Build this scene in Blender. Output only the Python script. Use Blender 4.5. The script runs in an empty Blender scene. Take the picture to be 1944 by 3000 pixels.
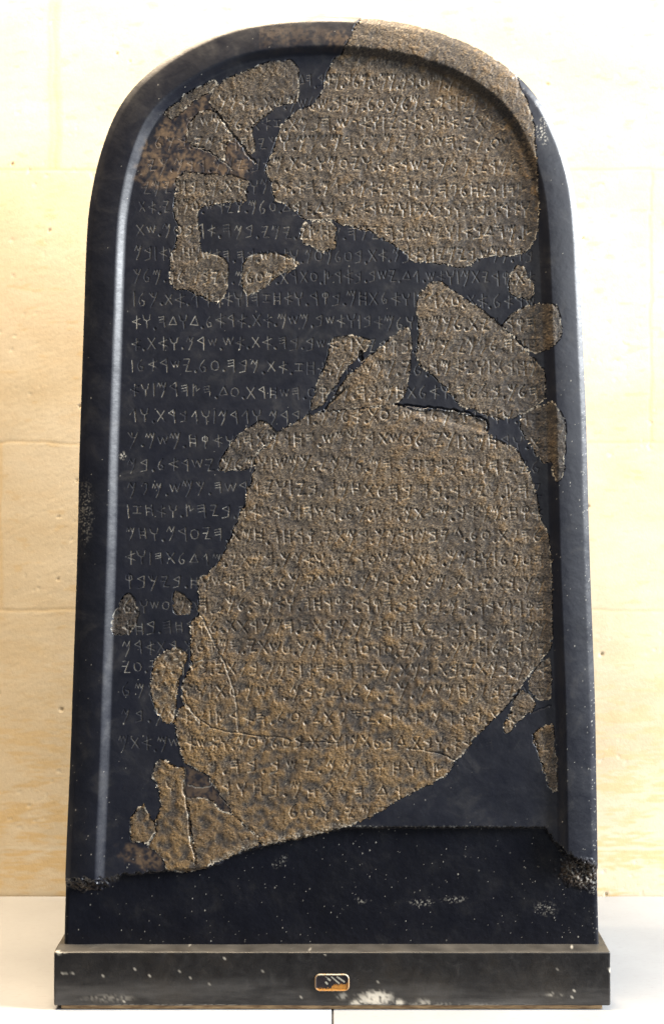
import bpy, bmesh, math
import numpy as np

scene = bpy.context.scene
COL = scene.collection
rng = np.random.default_rng(7)

# ------------------------------------------------------------------ camera
K = 0.000424          # metres per photo pixel on the face plane
D = 2.2               # camera distance to the face plane (y = 0)
CX, CY = 972.0, 1300.0
ZC = 0.693            # camera height above the plinth top (z = 0)
W_PX, H_PX = 1944.0, 3000.0

def P(px, py, y=-0.010):
    s = K * (D + y) / D
    return (px - CX) * s, ZC - (py - CY) * s

cam_d = bpy.data.cameras.new('camera')
cam = bpy.data.objects.new('camera', cam_d)
COL.objects.link(cam)
cam.location = (0, -D, ZC)
cam.rotation_euler = (math.radians(90), 0, 0)
cam_d.sensor_fit = 'VERTICAL'
cam_d.sensor_height = 36.0
cam_d.lens = 36.0 * D / (H_PX * K)
cam_d.shift_y = -(H_PX / 2 - CY) / H_PX
cam_d.clip_start = 0.05
cam_d.clip_end = 60
scene.camera = cam

# ------------------------------------------------------------------ light
world = bpy.data.worlds.new('World')
scene.world = world
world.use_nodes = True
bg = world.node_tree.nodes['Background']
bg.inputs['Color'].default_value = (0.80, 0.86, 1.0, 1)
bg.inputs['Strength'].default_value = 0.10

def area(name, loc, target, sx, sy, watts, color):
    l = bpy.data.lights.new(name, 'AREA')
    l.shape = 'RECTANGLE'
    l.size, l.size_y = sx, sy
    l.energy = watts
    l.color = color
    o = bpy.data.objects.new(name, l)
    COL.objects.link(o)
    o.location = loc
    from mathutils import Vector
    d = Vector(target) - Vector(loc)
    o.rotation_euler = d.to_track_quat('-Z', 'Y').to_euler()
    return o

area('window_light', (6.00, -1.35, 3.30), (0, 0.05, 0.55), 1.30, 2.8, 1800, (0.93, 0.97, 1.0))
area('gallery_light', (-0.65, -0.10, 3.10), (-0.35, 0.30, 0.3), 2.2, 0.5, 285, (1.0, 0.80, 0.56))
area('side_fill_light', (2.60, -3.60, 1.40), (0, 0.0, 0.6), 1.6, 2.4, 46, (0.90, 0.95, 1.0))  # unseen fill lamp, added to brighten the right rim

vs = scene.view_settings
vs.view_transform = 'Standard'
vs.look = 'None'
vs.exposure = 0.0
vs.gamma = 1.0
try:
    vs.use_curve_mapping = False
except Exception:
    pass

# ------------------------------------------------------------------ helpers
def tag(o, label=None, cat=None, group=None, kind=None):
    if label: o['label'] = label
    if cat: o['category'] = cat
    if group: o['group'] = group
    if kind: o['kind'] = kind
    return o

def empty(name, loc=(0, 0, 0)):
    o = bpy.data.objects.new(name, None)
    COL.objects.link(o)
    o.location = loc
    o.empty_display_size = 0.1
    return o

def np_mesh(name, verts, quads, mat, parent=None, attrs=None, smooth=True, tris=None):
    """verts (n,3); quads (m,4); tris (t,3)"""
    me = bpy.data.meshes.new(name)
    nq = len(quads)
    nt = 0 if tris is None else len(tris)
    me.vertices.add(len(verts))
    me.vertices.foreach_set('co', np.asarray(verts, np.float32).ravel())
    loops = np.asarray(quads, np.int32).ravel()
    starts = np.arange(nq, dtype=np.int32) * 4
    if nt:
        loops = np.concatenate([loops, np.asarray(tris, np.int32).ravel()])
        starts = np.concatenate([starts, nq * 4 + np.arange(nt, dtype=np.int32) * 3])
    me.loops.add(len(loops))
    me.loops.foreach_set('vertex_index', loops)
    me.polygons.add(nq + nt)
    me.polygons.foreach_set('loop_start', starts)
    me.update(calc_edges=True)
    me.polygons.foreach_set('use_smooth', np.full(nq + nt, smooth))
    if attrs:
        for k, a in attrs.items():
            at = me.attributes.new(k, 'FLOAT', 'POINT')
            at.data.foreach_set('value', np.asarray(a, np.float32).ravel())
    me.validate()
    me.materials.append(mat)
    o = bpy.data.objects.new(name, me)
    COL.objects.link(o)
    if parent: o.parent = parent
    return o

def fft_noise(shape, px, lo, hi, seed, aniso=None):
    """gaussian noise with wavelengths between lo and hi (metres); px = cell size"""
    r = np.random.default_rng(seed)
    n = r.standard_normal(shape)
    fy = np.fft.fftfreq(shape[0], px)[:, None]
    fx = np.fft.rfftfreq(shape[1], px)[None, :]
    if aniso:
        ang, ratio = aniso
        c, s = math.cos(ang), math.sin(ang)
        u = fx * c + fy * s
        v = (-fx * s + fy * c) * ratio
        f = np.sqrt(u * u + v * v)
    else:
        f = np.sqrt(fx * fx + fy * fy)
    f0, f1 = 1.0 / hi, 1.0 / lo
    g = np.exp(-(f / f1) ** 2) * (1 - np.exp(-(f / f0) ** 2)) / np.maximum(f, f0) ** 0.8
    out = np.fft.irfft2(np.fft.rfft2(n) * g, s=shape)
    return out / out.std()

def blur(a, px, sigma):
    fy = np.fft.fftfreq(a.shape[0], px)[:, None]
    fx = np.fft.rfftfreq(a.shape[1], px)[None, :]
    g = np.exp(-2 * (math.pi * sigma) ** 2 * (fx * fx + fy * fy))
    return np.fft.irfft2(np.fft.rfft2(a) * g, s=a.shape)

def sst(a, b, x):
    t = np.clip((x - a) / (b - a), 0, 1)
    return t * t * (3 - 2 * t)

def catmull(pts, n):
    pts = np.asarray(pts, float)
    p = np.vstack([2 * pts[0] - pts[1], pts, 2 * pts[-1] - pts[-2]])
    out = []
    t = np.linspace(0, 1, n, endpoint=False)[:, None]
    for i in range(len(pts) - 1):
        p0, p1, p2, p3 = p[i:i + 4]
        out.append(0.5 * ((2 * p1) + (-p0 + p2) * t + (2 * p0 - 5 * p1 + 4 * p2 - p3) * t ** 2
                          + (-p0 + 3 * p1 - 3 * p2 + p3) * t ** 3))
    out.append(pts[-1:])
    return np.vstack(out)

def pip(poly, x, y):
    """vectorised point in polygon"""
    ins = np.zeros(x.shape, bool)
    n = len(poly)
    for i in range(n):
        x0, y0 = poly[i]
        x1, y1 = poly[(i + 1) % n]
        if y0 == y1:
            continue
        c = ((y0 > y) != (y1 > y)) & (x < (x1 - x0) * (y - y0) / (y1 - y0) + x0)
        ins ^= c
    return ins

# ------------------------------------------------------------------ node helpers
def new_mat(name):
    m = bpy.data.materials.new(name)
    m.use_nodes = True
    nt = m.node_tree
    return m, nt, nt.nodes['Principled BSDF']

def N(nt, t, **kw):
    n = nt.nodes.new(t)
    for k, v in kw.items():
        if k.startswith('i_'):
            n.inputs[k[2:].replace('_', ' ')].default_value = v
        else:
            setattr(n, k, v)
    return n

def ramp(nt, src, stops):
    r = nt.nodes.new('ShaderNodeValToRGB')
    els = r.color_ramp.elements
    while len(els) < len(stops):
        els.new(0.5)
    for e, (p, c) in zip(els, stops):
        e.position = p
        e.color = (c, c, c, 1) if isinstance(c, (int, float)) else (*c, 1)
    nt.links.new(src, r.inputs['Fac'])
    return r.outputs['Color']

def mix(nt, fac, a, b, mode='MIX'):
    n = nt.nodes.new('ShaderNodeMix')
    n.data_type = 'RGBA'
    n.blend_type = mode
    for sock, v in ((n.inputs[0], fac), (n.inputs[6], a), (n.inputs[7], b)):
        if isinstance(v, (int, float)):
            sock.default_value = v
        elif isinstance(v, tuple):
            sock.default_value = (*v, 1)
        else:
            nt.links.new(v, sock)
    return n.outputs[2]

def math_n(nt, op, a, b=0.0, clamp=False):
    n = nt.nodes.new('ShaderNodeMath')
    n.operation = op
    n.use_clamp = clamp
    for sock, v in ((n.inputs[0], a), (n.inputs[1], b)):
        if isinstance(v, (int, float)):
            sock.default_value = v
        else:
            nt.links.new(v, sock)
    return n.outputs[0]

def noise(nt, scale, detail=4, rough=0.55, coord=None, dist=0.0):
    n = nt.nodes.new('ShaderNodeTexNoise')
    n.inputs['Scale'].default_value = scale
    n.inputs['Detail'].default_value = detail
    n.inputs['Roughness'].default_value = rough
    n.inputs['Distortion'].default_value = dist
    if coord is not None:
        nt.links.new(coord, n.inputs['Vector'])
    return n.outputs['Fac']

def obj_coord(nt, scale=(1, 1, 1), rot=(0, 0, 0)):
    t = nt.nodes.new('ShaderNodeTexCoord')
    m = nt.nodes.new('ShaderNodeMapping')
    m.inputs['Scale'].default_value = scale
    m.inputs['Rotation'].default_value = rot
    nt.links.new(t.outputs['Object'], m.inputs['Vector'])
    return m.outputs['Vector']

def attr(nt, name):
    a = nt.nodes.new('ShaderNodeAttribute')
    a.attribute_name = name
    return a.outputs['Fac']

def bump(nt, bsdf, h, strength, dist):
    b = nt.nodes.new('ShaderNodeBump')
    b.inputs['Strength'].default_value = strength
    b.inputs['Distance'].default_value = dist
    nt.links.new(h, b.inputs['Height'])
    nt.links.new(b.outputs['Normal'], bsdf.inputs['Normal'])

# ------------------------------------------------------------------ materials
def mat_plaster():
    m, nt, b = new_mat('black_painted_plaster')
    co = obj_coord(nt)
    n1 = noise(nt, 9, 5, 0.6, co)
    n2 = noise(nt, 260, 3, 0.6, co)
    n3 = noise(nt, 30, 6, 0.65, co, 0.6)
    c = ramp(nt, n1, [(0.30, (0.003, 0.004, 0.009)), (0.55, (0.005, 0.0062, 0.0135)), (0.75, (0.012, 0.0125, 0.018))])
    c = mix(nt, math_n(nt, 'MULTIPLY', ramp(nt, n3, [(0.55, 0.0), (0.72, 1.0)]), 0.30), c, (0.05, 0.046, 0.042))
    c = mix(nt, math_n(nt, 'MULTIPLY', attr(nt, 'lower_band'), 0.55), c, (0.0055, 0.0055, 0.0075))  # lower band is mixed blacker and set less glossy
    st = math_n(nt, 'MULTIPLY', attr(nt, 'stain'), ramp(nt, n3, [(0.28, 0.35), (0.62, 1.0)]))
    c = mix(nt, st, c, (0.150, 0.092, 0.045))
    ck = attr(nt, 'chalk')
    c = mix(nt, ck, c, (0.50, 0.47, 0.40))
    nt.links.new(c, b.inputs['Base Color'])
    r = ramp(nt, n3, [(0.25, 0.32), (0.75, 0.52)])
    r = mix(nt, ck, r, (0.85, 0.85, 0.85))
    r = mix(nt, st, r, (0.6, 0.6, 0.6))
    nt.links.new(r, b.inputs['Roughness'])
    nt.links.new(ramp(nt, attr(nt, 'lower_band'), [(0.0, 0.8), (1.0, 0.32)]), b.inputs['Specular IOR Level'])
    bump(nt, b, n2, 0.10, 0.0006)
    return m

def mat_stone():
    m, nt, b = new_mat('weathered_basalt')
    co = obj_coord(nt)
    n1 = noise(nt, 620, 4, 0.72, co)
    n2 = noise(nt, 14, 6, 0.6, co)
    n3 = noise(nt, 900, 2, 0.6, co)
    g = attr(nt, 'grain')
    gg = math_n(nt, 'ADD', math_n(nt, 'MULTIPLY', g, 0.55), math_n(nt, 'MULTIPLY', n1, 0.45))
    c = ramp(nt, gg, [(0.28, (0.030, 0.025, 0.023)), (0.43, (0.067, 0.054, 0.042)),
                      (0.58, (0.125, 0.097, 0.067)), (0.76, (0.27, 0.215, 0.145))])
    ochre = math_n(nt, 'MULTIPLY', attr(nt, 'ochre'), ramp(nt, n1, [(0.35, 0.25), (0.65, 1.0)]), True)
    c = mix(nt, ochre, c, (0.25, 0.150, 0.056))
    c = mix(nt, ramp(nt, n2, [(0.40, 0.0), (0.68, 0.32)]), c, (0.038, 0.036, 0.040))
    c = mix(nt, attr(nt, 'dark'), c, (0.020, 0.020, 0.022))
    c = mix(nt, attr(nt, 'chalk'), c, (0.56, 0.50, 0.40))
    nt.links.new(c, b.inputs['Base Color'])
    b.inputs['Roughness'].default_value = 0.47
    b.inputs['Specular IOR Level'].default_value = 0.55
    h = math_n(nt, 'ADD', n1, math_n(nt, 'MULTIPLY', n3, 0.5))
    bump(nt, b, h, 0.20, 0.0012)
    return m

def mat_base():
    m, nt, b = new_mat('scuffed_black_paint')
    co = obj_coord(nt)
    cs = obj_coord(nt, (1, 1, 6))
    n1 = noise(nt, 12, 6, 0.6, co)
    n2 = noise(nt, 60, 5, 0.65, co, 0.8)
    n3 = noise(nt, 300, 3, 0.6, co)
    ns = noise(nt, 7, 4, 0.6, cs)
    c = ramp(nt, n1, [(0.30, (0.006, 0.0055, 0.006)), (0.52, (0.011, 0.0095, 0.009)), (0.72, (0.026, 0.021, 0.016))])
    c = mix(nt, ramp(nt, n2, [(0.56, 0.0), (0.74, 0.5)]), c, (0.032, 0.028, 0.024))
    # scuffed grey band low on the front
    sep = nt.nodes.new('ShaderNodeSeparateXYZ')
    nt.links.new(co, sep.inputs[0])
    z = sep.outputs['Z']
    low = ramp(nt, math_n(nt, 'MULTIPLY', z, 10.0), [(0.05, 0.8), (0.30, 0.45), (0.42, 0.0)])
    c = mix(nt, math_n(nt, 'MULTIPLY', low, ramp(nt, ns, [(0.42, 0.0), (0.66, 1.0)])), c, (0.085, 0.08, 0.075))
    ck = math_n(nt, 'MAXIMUM', attr(nt, 'chalk'), 0.0)
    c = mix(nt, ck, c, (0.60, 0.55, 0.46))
    nt.links.new(c, b.inputs['Base Color'])
    nt.links.new(ramp(nt, n2, [(0.3, 0.36), (0.7, 0.58)]), b.inputs['Roughness'])
    bump(nt, b, math_n(nt, 'ADD', n3, n2), 0.18, 0.001)
    return m

def mat_wall():
    m, nt, b = new_mat('pale_limestone')
    co = obj_coord(nt)
    ch = obj_coord(nt, (1.0, 1.0, 2.2), (0, 0.06, 0))
    n1 = noise(nt, 3.2, 6, 0.6, ch, 0.4)
    n2 = noise(nt, 22, 6, 0.62, ch, 0.3)
    n3 = noise(nt, 240, 4, 0.65, co)
    c = ramp(nt, n1, [(0.30, (0.60, 0.495, 0.335)), (0.48, (0.67, 0.57, 0.41)), (0.70, (0.72, 0.635, 0.49))])
    c = mix(nt, ramp(nt, n2, [(0.48, 0.0), (0.74, 0.30)]), c, (0.66, 0.50, 0.30))
    c = mix(nt, ramp(nt, n3, [(0.30, 0.22), (0.48, 0.0)]), c, (0.44, 0.35, 0.24))
    c = mix(nt, attr(nt, 'ochre'), c, (0.64, 0.455, 0.21))
    c = mix(nt, attr(nt, 'pale'), c, (0.70, 0.64, 0.52))
    c = mix(nt, attr(nt, 'pit'), c, (0.30, 0.22, 0.14))
    nt.links.new(c, b.inputs['Base Color'])
    b.inputs['Roughness'].default_value = 0.9
    b.inputs['Specular IOR Level'].default_value = 0.2
    bump(nt, b, n3, 0.22, 0.0010)
    return m

def mat_plinth():
    m, nt, b = new_mat('white_plinth_stone')
    co = obj_coord(nt)
    n1 = noise(nt, 6, 5, 0.6, co)
    n2 = noise(nt, 90, 5, 0.7, obj_coord(nt, (1, 3, 1)))
    c = ramp(nt, n1, [(0.3, (0.295, 0.30, 0.31)), (0.7, (0.34, 0.345, 0.355))])
    c = mix(nt, ramp(nt, n2, [(0.30, 0.30), (0.46, 0.0)]), c, (0.20, 0.185, 0.17))
    nt.links.new(c, b.inputs['Base Color'])
    b.inputs['Roughness'].default_value = 0.7
    bump(nt, b, n2, 0.08, 0.0008)
    return m

def mat_pad():
    m, nt, b = new_mat('tan_support')
    n = noise(nt, 60, 4, 0.6, obj_coord(nt, (1, 1, 8)))
    c = ramp(nt, n, [(0.35, (0.20, 0.12, 0.06)), (0.65, (0.50, 0.34, 0.18))])
    nt.links.new(c, b.inputs['Base Color'])
    b.inputs['Roughness'].default_value = 0.8
    return m

def mat_tag():
    m, nt, b = new_mat('worn_tag_paint')
    n = noise(nt, 400, 4, 0.6, obj_coord(nt))
    c = ramp(nt, n, [(0.3, (0.30, 0.12, 0.02)), (0.7, (0.46, 0.21, 0.04))])
    c = mix(nt, attr(nt, 'dark'), c, (0.016, 0.012, 0.014))
    c = mix(nt, attr(nt, 'pale'), c, (0.36, 0.345, 0.28))
    nt.links.new(c, b.inputs['Base Color'])
    b.inputs['Roughness'].default_value = 0.38
    bump(nt, b, n, 0.15, 0.0004)
    return m

M_PL, M_ST, M_BA, M_WA, M_PN, M_PD, M_TG = (mat_plaster(), mat_stone(), mat_base(), mat_wall(),
                                            mat_plinth(), mat_pad(), mat_tag())

# ------------------------------------------------------------------ wall
YW = 0.516
def build_wall():
    px = 0.0022
    x0, x1, z0, z1 = -0.95, 0.95, -0.02, 1.75
    nx, nz = int((x1 - x0) / px) + 1, int((z1 - z0) / px) + 1
    xs, zs = np.linspace(x0, x1, nx), np.linspace(z1, z0, nz)
    X, Z = np.meshgrid(xs, zs)
    sh = X.shape
    ochre, pale, pit = np.zeros(sh), np.zeros(sh), np.zeros(sh)
    h = np.zeros(sh)
    h += fft_noise(sh, px, 0.05, 0.6, 11) * 0.0001
    h += fft_noise(sh, px, 0.005, 0.02, 12, (math.radians(55), 2.6)) * 0.00004
    wob = fft_noise(sh, px, 0.03, 0.3, 13)
    rag = sst(0.5, 1.6, fft_noise(sh, px, 0.008, 0.06, 14))
    def wz(py): return P(0, py, YW)[1]
    def wx(q): return P(q, 0, YW)[0]
    # horizontal mortar joints (flush, ochre coloured)
    for py, wd in ((498, 1.0), (1297, 1.0), (1788, 1.2)):
        d = np.abs(Z - wz(py) - wob * 0.0010)
        ochre = np.maximum(ochre, 0.26 * sst(0.0030 * wd + 0.006 * rag, 0.0012 * wd, d))
        h -= 0.0003 * sst(0.0030, 0.0005, d)
    d = np.abs(Z - wz(2486) - wob * 0.0010)
    pale = np.maximum(pale, 0.6 * sst(0.0034, 0.0012, d))
    # upright joints
    for q, pa, pb, wd in ((160, -400, 498, 5.0), (3, 1297, 1788, 1.5), (1905, 498, 1297, 1.2), (420, -400, 0, 1.2), (900, 498, 1297, 1.5), (1130, 1297, 1788, 1.5)):
        d = np.abs(X - wx(q) - wob * 0.0012)
        on = (Z < wz(pa)) & (Z > wz(pb))
        ochre = np.maximum(ochre, on * 0.38 * sst(0.0026 * wd, 0.0014 * wd, d))
        h -= on * 0.0002 * sst(0.004, 0.001, d)
    # ochre blotches near the joints and broad yellowing low down
    blot = sst(1.3, 2.2, fft_noise(sh, px, 0.02, 0.18, 15, (0.0, 0.35)))
    ochre = np.maximum(ochre, 0.35 * blot)
    lowband = sst(0.55, 0.05, Z) * sst(-0.6, 1.5, fft_noise(sh, px, 0.02, 0.5, 16, (0.0, 0.22)))
    ochre = np.maximum(ochre, 0.70 * lowband)
    # pits and chips
    pc = fft_noise(sh, px, 0.006, 0.03, 17)
    patch = sst(0.2, 1.4, fft_noise(sh, px, 0.05, 0.4, 18))
    chips = sst(1.5, 2.4, pc) * (0.15 + patch)
    h -= chips * 0.00045
    pale = np.maximum(pale, np.clip(chips, 0, 1) * 0.45)
    r = np.random.default_rng(3)
    for _ in range(260):
        cx_, cz_ = r.uniform(x0, x1), r.uniform(z0, z1)
        rad = r.uniform(0.0010, 0.0034) * (1.7 if r.random() < 0.08 else 1)
        asp, an = r.uniform(1, 2.4), r.uniform(0, 3.14)
        i0, i1 = np.searchsorted(-zs, [-(cz_ + 0.02), -(cz_ - 0.02)])
        j0, j1 = np.searchsorted(xs, [cx_ - 0.02, cx_ + 0.02])
        if i1 <= i0 or j1 <= j0: continue
        dx, dz = X[i0:i1, j0:j1] - cx_, Z[i0:i1, j0:j1] - cz_
        u = dx * math.cos(an) + dz * math.sin(an)
        v = (-dx * math.sin(an) + dz * math.cos(an)) * asp
        k = sst(rad * 1.5, rad * 0.5, np.sqrt(u * u + v * v))
        h[i0:i1, j0:j1] -= 0.002 * k
        pit[i0:i1, j0:j1] = np.maximum(pit[i0:i1, j0:j1], 0.55 * k * r.uniform(0.2, 1))
    V = np.stack([X, YW - h, Z], -1).reshape(-1, 3)
    idx = np.arange(nx * nz).reshape(nz, nx)
    Q = np.stack([idx[1:, :-1], idx[1:, 1:], idx[:-1, 1:], idx[:-1, :-1]], -1).reshape(-1, 4)
    # thickness: back sheet and edges
    n0 = len(V)
    cs = np.array([[x0, YW + 0.25, z1], [x1, YW + 0.25, z1], [x1, YW + 0.25, z0], [x0, YW + 0.25, z0]])
    V = np.vstack([V, cs])
    ext = [[n0, n0 + 1, n0 + 2, n0 + 3],
           [idx[0, 0], idx[0, -1], n0 + 1, n0], [idx[0, -1], idx[-1, -1], n0 + 2, n0 + 1],
           [idx[-1, -1], idx[-1, 0], n0 + 3, n0 + 2], [idx[-1, 0], idx[0, 0], n0, n0 + 3]]
    pad4 = np.zeros(4)
    o = np_mesh('wall', V, np.vstack([Q, ext]), M_WA, None,
                {'ochre': np.append(ochre.ravel(), pad4), 'pale': np.append(pale.ravel(), pad4),
                 'pit': np.append(pit.ravel(), pad4)})
    tag(o, 'pale cream limestone block wall with ochre mortar joints behind the black stele', 'wall')
build_wall()

# ------------------------------------------------------------------ rounded slab helper
def slab(name, x0, x1, y0, y1, z0, z1, bev, mat, parent=None, cell=None, seed=0, amp=0.0, chalk=None):
    bm = bmesh.new()
    bmesh.ops.create_cube(bm, size=1.0)
    for v in bm.verts:
        v.co.x = x0 if v.co.x < 0 else x1
        v.co.y = y0 if v.co.y < 0 else y1
        v.co.z = z0 if v.co.z < 0 else z1
    bmesh.ops.bevel(bm, geom=list(bm.edges), offset=bev, segments=3, profile=0.5, affect='EDGES')
    if cell:
        # cut into regular cells so that chips and knocks can be modelled
        for ax, a, b_ in ((0, x0, x1), (2, z0, z1), (1, y0, y1)):
            step = cell if ax != 1 else cell * 4
            n = max(1, int((b_ - a) / step))
            for i in range(1, n):
                co = [0, 0, 0]; no = [0, 0, 0]
                co[ax] = a + (b_ - a) * i / n; no[ax] = 1
                bmesh.ops.bisect_plane(bm, geom=bm.verts[:] + bm.edges[:] + bm.faces[:], plane_co=co, plane_no=no)
    me = bpy.data.meshes.new(name)
    bm.to_mesh(me); bm.free()
    n = len(me.vertices)
    co = np.empty(n * 3, np.float32); me.vertices.foreach_get('co', co); co = co.reshape(-1, 3)
    if amp:
        from mathutils import noise as mn, Vector
        for i in range(n):
            v = Vector(co[i]) * 22 + Vector((seed, 0, 0))
            w = Vector(co[i]) * 110 + Vector((seed, 7, 0))
            co[i] += np.array(mn.noise_vector(v)) * amp + np.array(mn.noise_vector(w)) * amp * 0.35
        me.vertices.foreach_set('co', co.ravel())
    if chalk is not None:
        at = me.attributes.new('chalk', 'FLOAT', 'POINT')
        at.data.foreach_set('value', chalk(co).astype(np.float32))
    me.polygons.foreach_set('use_smooth', np.full(len(me.polygons), True))
    me.materials.append(mat)
    o = bpy.data.objects.new(name, me)
    COL.objects.link(o)
    if parent: o.parent = parent
    return o

# ------------------------------------------------------------------ plinth (two white slabs with an open joint)
plinth = empty('plinth', (0, 0, 0))
tag(plinth, 'broad white stone plinth under the black stele, two slabs with a thin upright joint', 'plinth')
for a, b_ in ((-0.95, P(972.2, 0, -0.05)[0] - 0.0006), (P(974.2, 0, -0.05)[0] + 0.0006, 0.95)):
    s = slab('slab', a, b_, -0.10, YW - 0.004, -0.60, 0.0, 0.0012, M_PN, plinth)
bed = slab('joint_bed', -0.94, 0.94, -0.09, YW - 0.006, -0.59, -0.004, 0.001, M_BA, plinth)

# ------------------------------------------------------------------ stele: one height field for the whole face
GS = 0.00076
YB = 0.0                                   # band level (world y = 0), heights are towards the camera
bx0, bx1 = P(150, 0)[0], P(1800, 0)[0]
bz1, bz0 = P(0, 30)[1], P(0, 2778)[1]
GX, GZ = int((bx1 - bx0) / GS) + 1, int((bz1 - bz0) / GS) + 1
xs = bx0 + np.arange(GX) * GS
zs = bz1 - np.arange(GZ) * GS
X, Z = np.meshgrid(xs, zs)
S0 = K * (D - 0.010) / D
PX, PY = X / S0 + CX, CY - (Z - ZC) / S0   # photo pixels of the grid, used for laying out the traced shapes
SH = X.shape

OUT = [(184.5, 2800), (185.6, 2729), (189, 2600), (197, 2400), (206, 2200), (213, 1980), (221, 1763), (228.5, 1400 + 100), (231, 1348), (244, 959), (249, 800),
       (253, 700), (260, 612), (278, 508), (304, 415), (337.5, 332), (381.6, 264.6), (433.5, 212.7), (490.5, 169), (563, 125.5),
       (641, 90.5), (719, 67.4), (822.6, 52), (926, 46), (1000, 46.5), (1078, 51), (1155.6, 61), (1233.5, 77.5), (1311, 101.5),
       (1389, 134), (1451, 171), (1519, 223), (1570.7, 281), (1612, 347.6), (1648.5, 430.6), (1674, 519), (1687, 600), (1695, 700),
       (1699, 800), (1705.6, 959), (1717, 1219), (1724.5, 1530), (1732, 1763), (1742, 2022), (1745.5, 2200), (1748, 2350), (1751, 2537),
       (1753, 2640), (1757, 2800)]
oc = catmull(OUT, 10)
# even out the hand-traced wobble
for _ in range(12):
    oc[1:-1] = 0.25 * oc[:-2] + 0.5 * oc[1:-1] + 0.25 * oc[2:]
ow = np.stack(P(oc[:, 0], oc[:, 1]), -1)   # outline in metres

inside = pip(oc, PX, PY)
# distance to outline (only near it)
dist = np.full(SH, 0.2)
near = np.full(SH + (2,), 0.0)
cand = np.abs(blur(inside.astype(float), GS, 0.02) - 0.5) < 0.4995
ci, cj = np.nonzero(cand)
cpx, cpz = X[ci, cj], Z[ci, cj]
best = np.full(len(ci), 9.0); bxn = np.zeros(len(ci)); bzn = np.zeros(len(ci))
order = np.argsort(ci, kind='stable')
for k in range(len(ow) - 1):
    a, b_ = ow[k], ow[k + 1]
    zlo, zhi = min(a[1], b_[1]) - 0.075, max(a[1], b_[1]) + 0.075
    xlo, xhi = min(a[0], b_[0]) - 0.075, max(a[0], b_[0]) + 0.075
    r0 = np.searchsorted(ci, max(0, int((bz1 - zhi) / GS)))
    r1 = np.searchsorted(ci, int((bz1 - zlo) / GS) + 1)
    sel = slice(r0, r1)
    qx, qz = cpx[sel], cpz[sel]
    if len(qx) == 0: continue
    ab = b_ - a
    t = np.clip(((qx - a[0]) * ab[0] + (qz - a[1]) * ab[1]) / (ab @ ab), 0, 1)
    nx_, nz_ = a[0] + t * ab[0], a[1] + t * ab[1]
    dd = np.hypot(qx - nx_, qz - nz_)
    m_ = dd < best[sel]
    best[sel] = np.where(m_, dd, best[sel])
    bxn[sel] = np.where(m_, nx_, bxn[sel]); bzn[sel] = np.where(m_, nz_, bzn[sel])
dist[ci, cj] = np.minimum(best, 0.2)
near[ci, cj, 0] = bxn; near[ci, cj, 1] = bzn
dmm = np.where(inside, dist, -dist) * 1000.0

# cells (corner vertices i,j .. i+1,j+1) inside the outline
cin = inside[:-1, :-1] & inside[1:, :-1] & inside[:-1, 1:] & inside[1:, 1:]
vin = np.zeros(SH, bool)
for a in (0, 1):
    for b_ in (0, 1):
        vin[a:SH[0] - 1 + a, b_:SH[1] - 1 + b_] |= cin
full = np.zeros(SH, int)
for a in (0, 1):
    for b_ in (0, 1):
        full[a:SH[0] - 1 + a, b_:SH[1] - 1 + b_] += cin
brd = vin & (full < 4)
brd[-1, :] &= dmm[-1, :] < 1.5
XS, ZS = X.copy(), Z.copy()
XS[brd] = near[brd][:, 0]; ZS[brd] = near[brd][:, 1]
ZS[-1, :] = Z[-1, :]
dmm = np.where(brd, 0.0, dmm)

# ---- noises
n_big = fft_noise(SH, GS, 0.05, 0.5, 21)
n_mid = fft_noise(SH, GS, 0.008, 0.05, 22)
n_sml = fft_noise(SH, GS, 0.0022, 0.012, 23)
n_grn = fft_noise(SH, GS, 0.0022, 0.008, 24, (math.radians(-30), 0.42))
n_edge = fft_noise(SH, GS, 0.004, 0.03, 25)
n_spk = fft_noise(SH, GS, 0.0016, 0.008, 26)
n_run = np.roll(n_mid, (300, 200), (0, 1))

# ---- moulded rim profile (mm above the lower band)
def rim_h(d):
    d = np.clip(d, 0, 200)
    q = np.clip(d / 8.0, 0, 1)
    edge = 5.5 + 4.9 * (1 - (1 - q) ** 1.25)                               # chamfered outer arris
    u = np.clip((d - 8) / 30.0, 0, 1)
    top = 10.4 + 3.4 * np.sin(0.5 * np.pi * u) ** 0.9
    h = np.where(d < 8, edge, top)
    v = np.clip((d - 36.5) / 13.0, 0, 1)
    cov = 1 - v * v * (3 - 2 * v)
    return np.where(d > 36.5, 6.0 + (13.77 - 6.0) * cov, h)

rim = rim_h(dmm)
band = 0.0 + np.where(dmm < 6, -3.0 * (1 - np.sqrt(np.clip(1 - (1 - np.clip(dmm, 0, 6) / 6.0) ** 2, 0, 1))), 0)
# where the rim and the field stop above the lower band
yl = 2588 + 4 * n_edge
yr = 2428
lim = np.where(PX < 318, yl, np.where(PX > 1595, np.interp(PX.ravel(), [1595, 1640, 1690, 1752], [2428, 2490, 2525, 2550]).reshape(SH) + 4 * n_edge, np.nan))
lowcurve = np.interp(PX.ravel(), [318, 360, 480, 620, 700, 850, 1000, 1060, 1600, 1660],
                     [2588, 2566, 2556, 2545, 2500, 2465, 2430, 2428, 2428, 2470]).reshape(SH) + 0.9 * n_edge * (1 + (PX < 1000))
lim = np.where(np.isnan(lim), lowcurve, lim)
upw = np.where(PX < 345, 18.0, np.where(PX > 1620, 13.0, 5.0))
up = sst(1.0, -1.0, (PY - lim) / upw)
H = band + (rim - band) * up
H += 0.20 * n_big + 0.03 * n_mid + 0.012 * n_sml
lowmask = 1 - up
H += lowmask * (0.02 * n_mid + 0.012 * n_sml)
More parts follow.
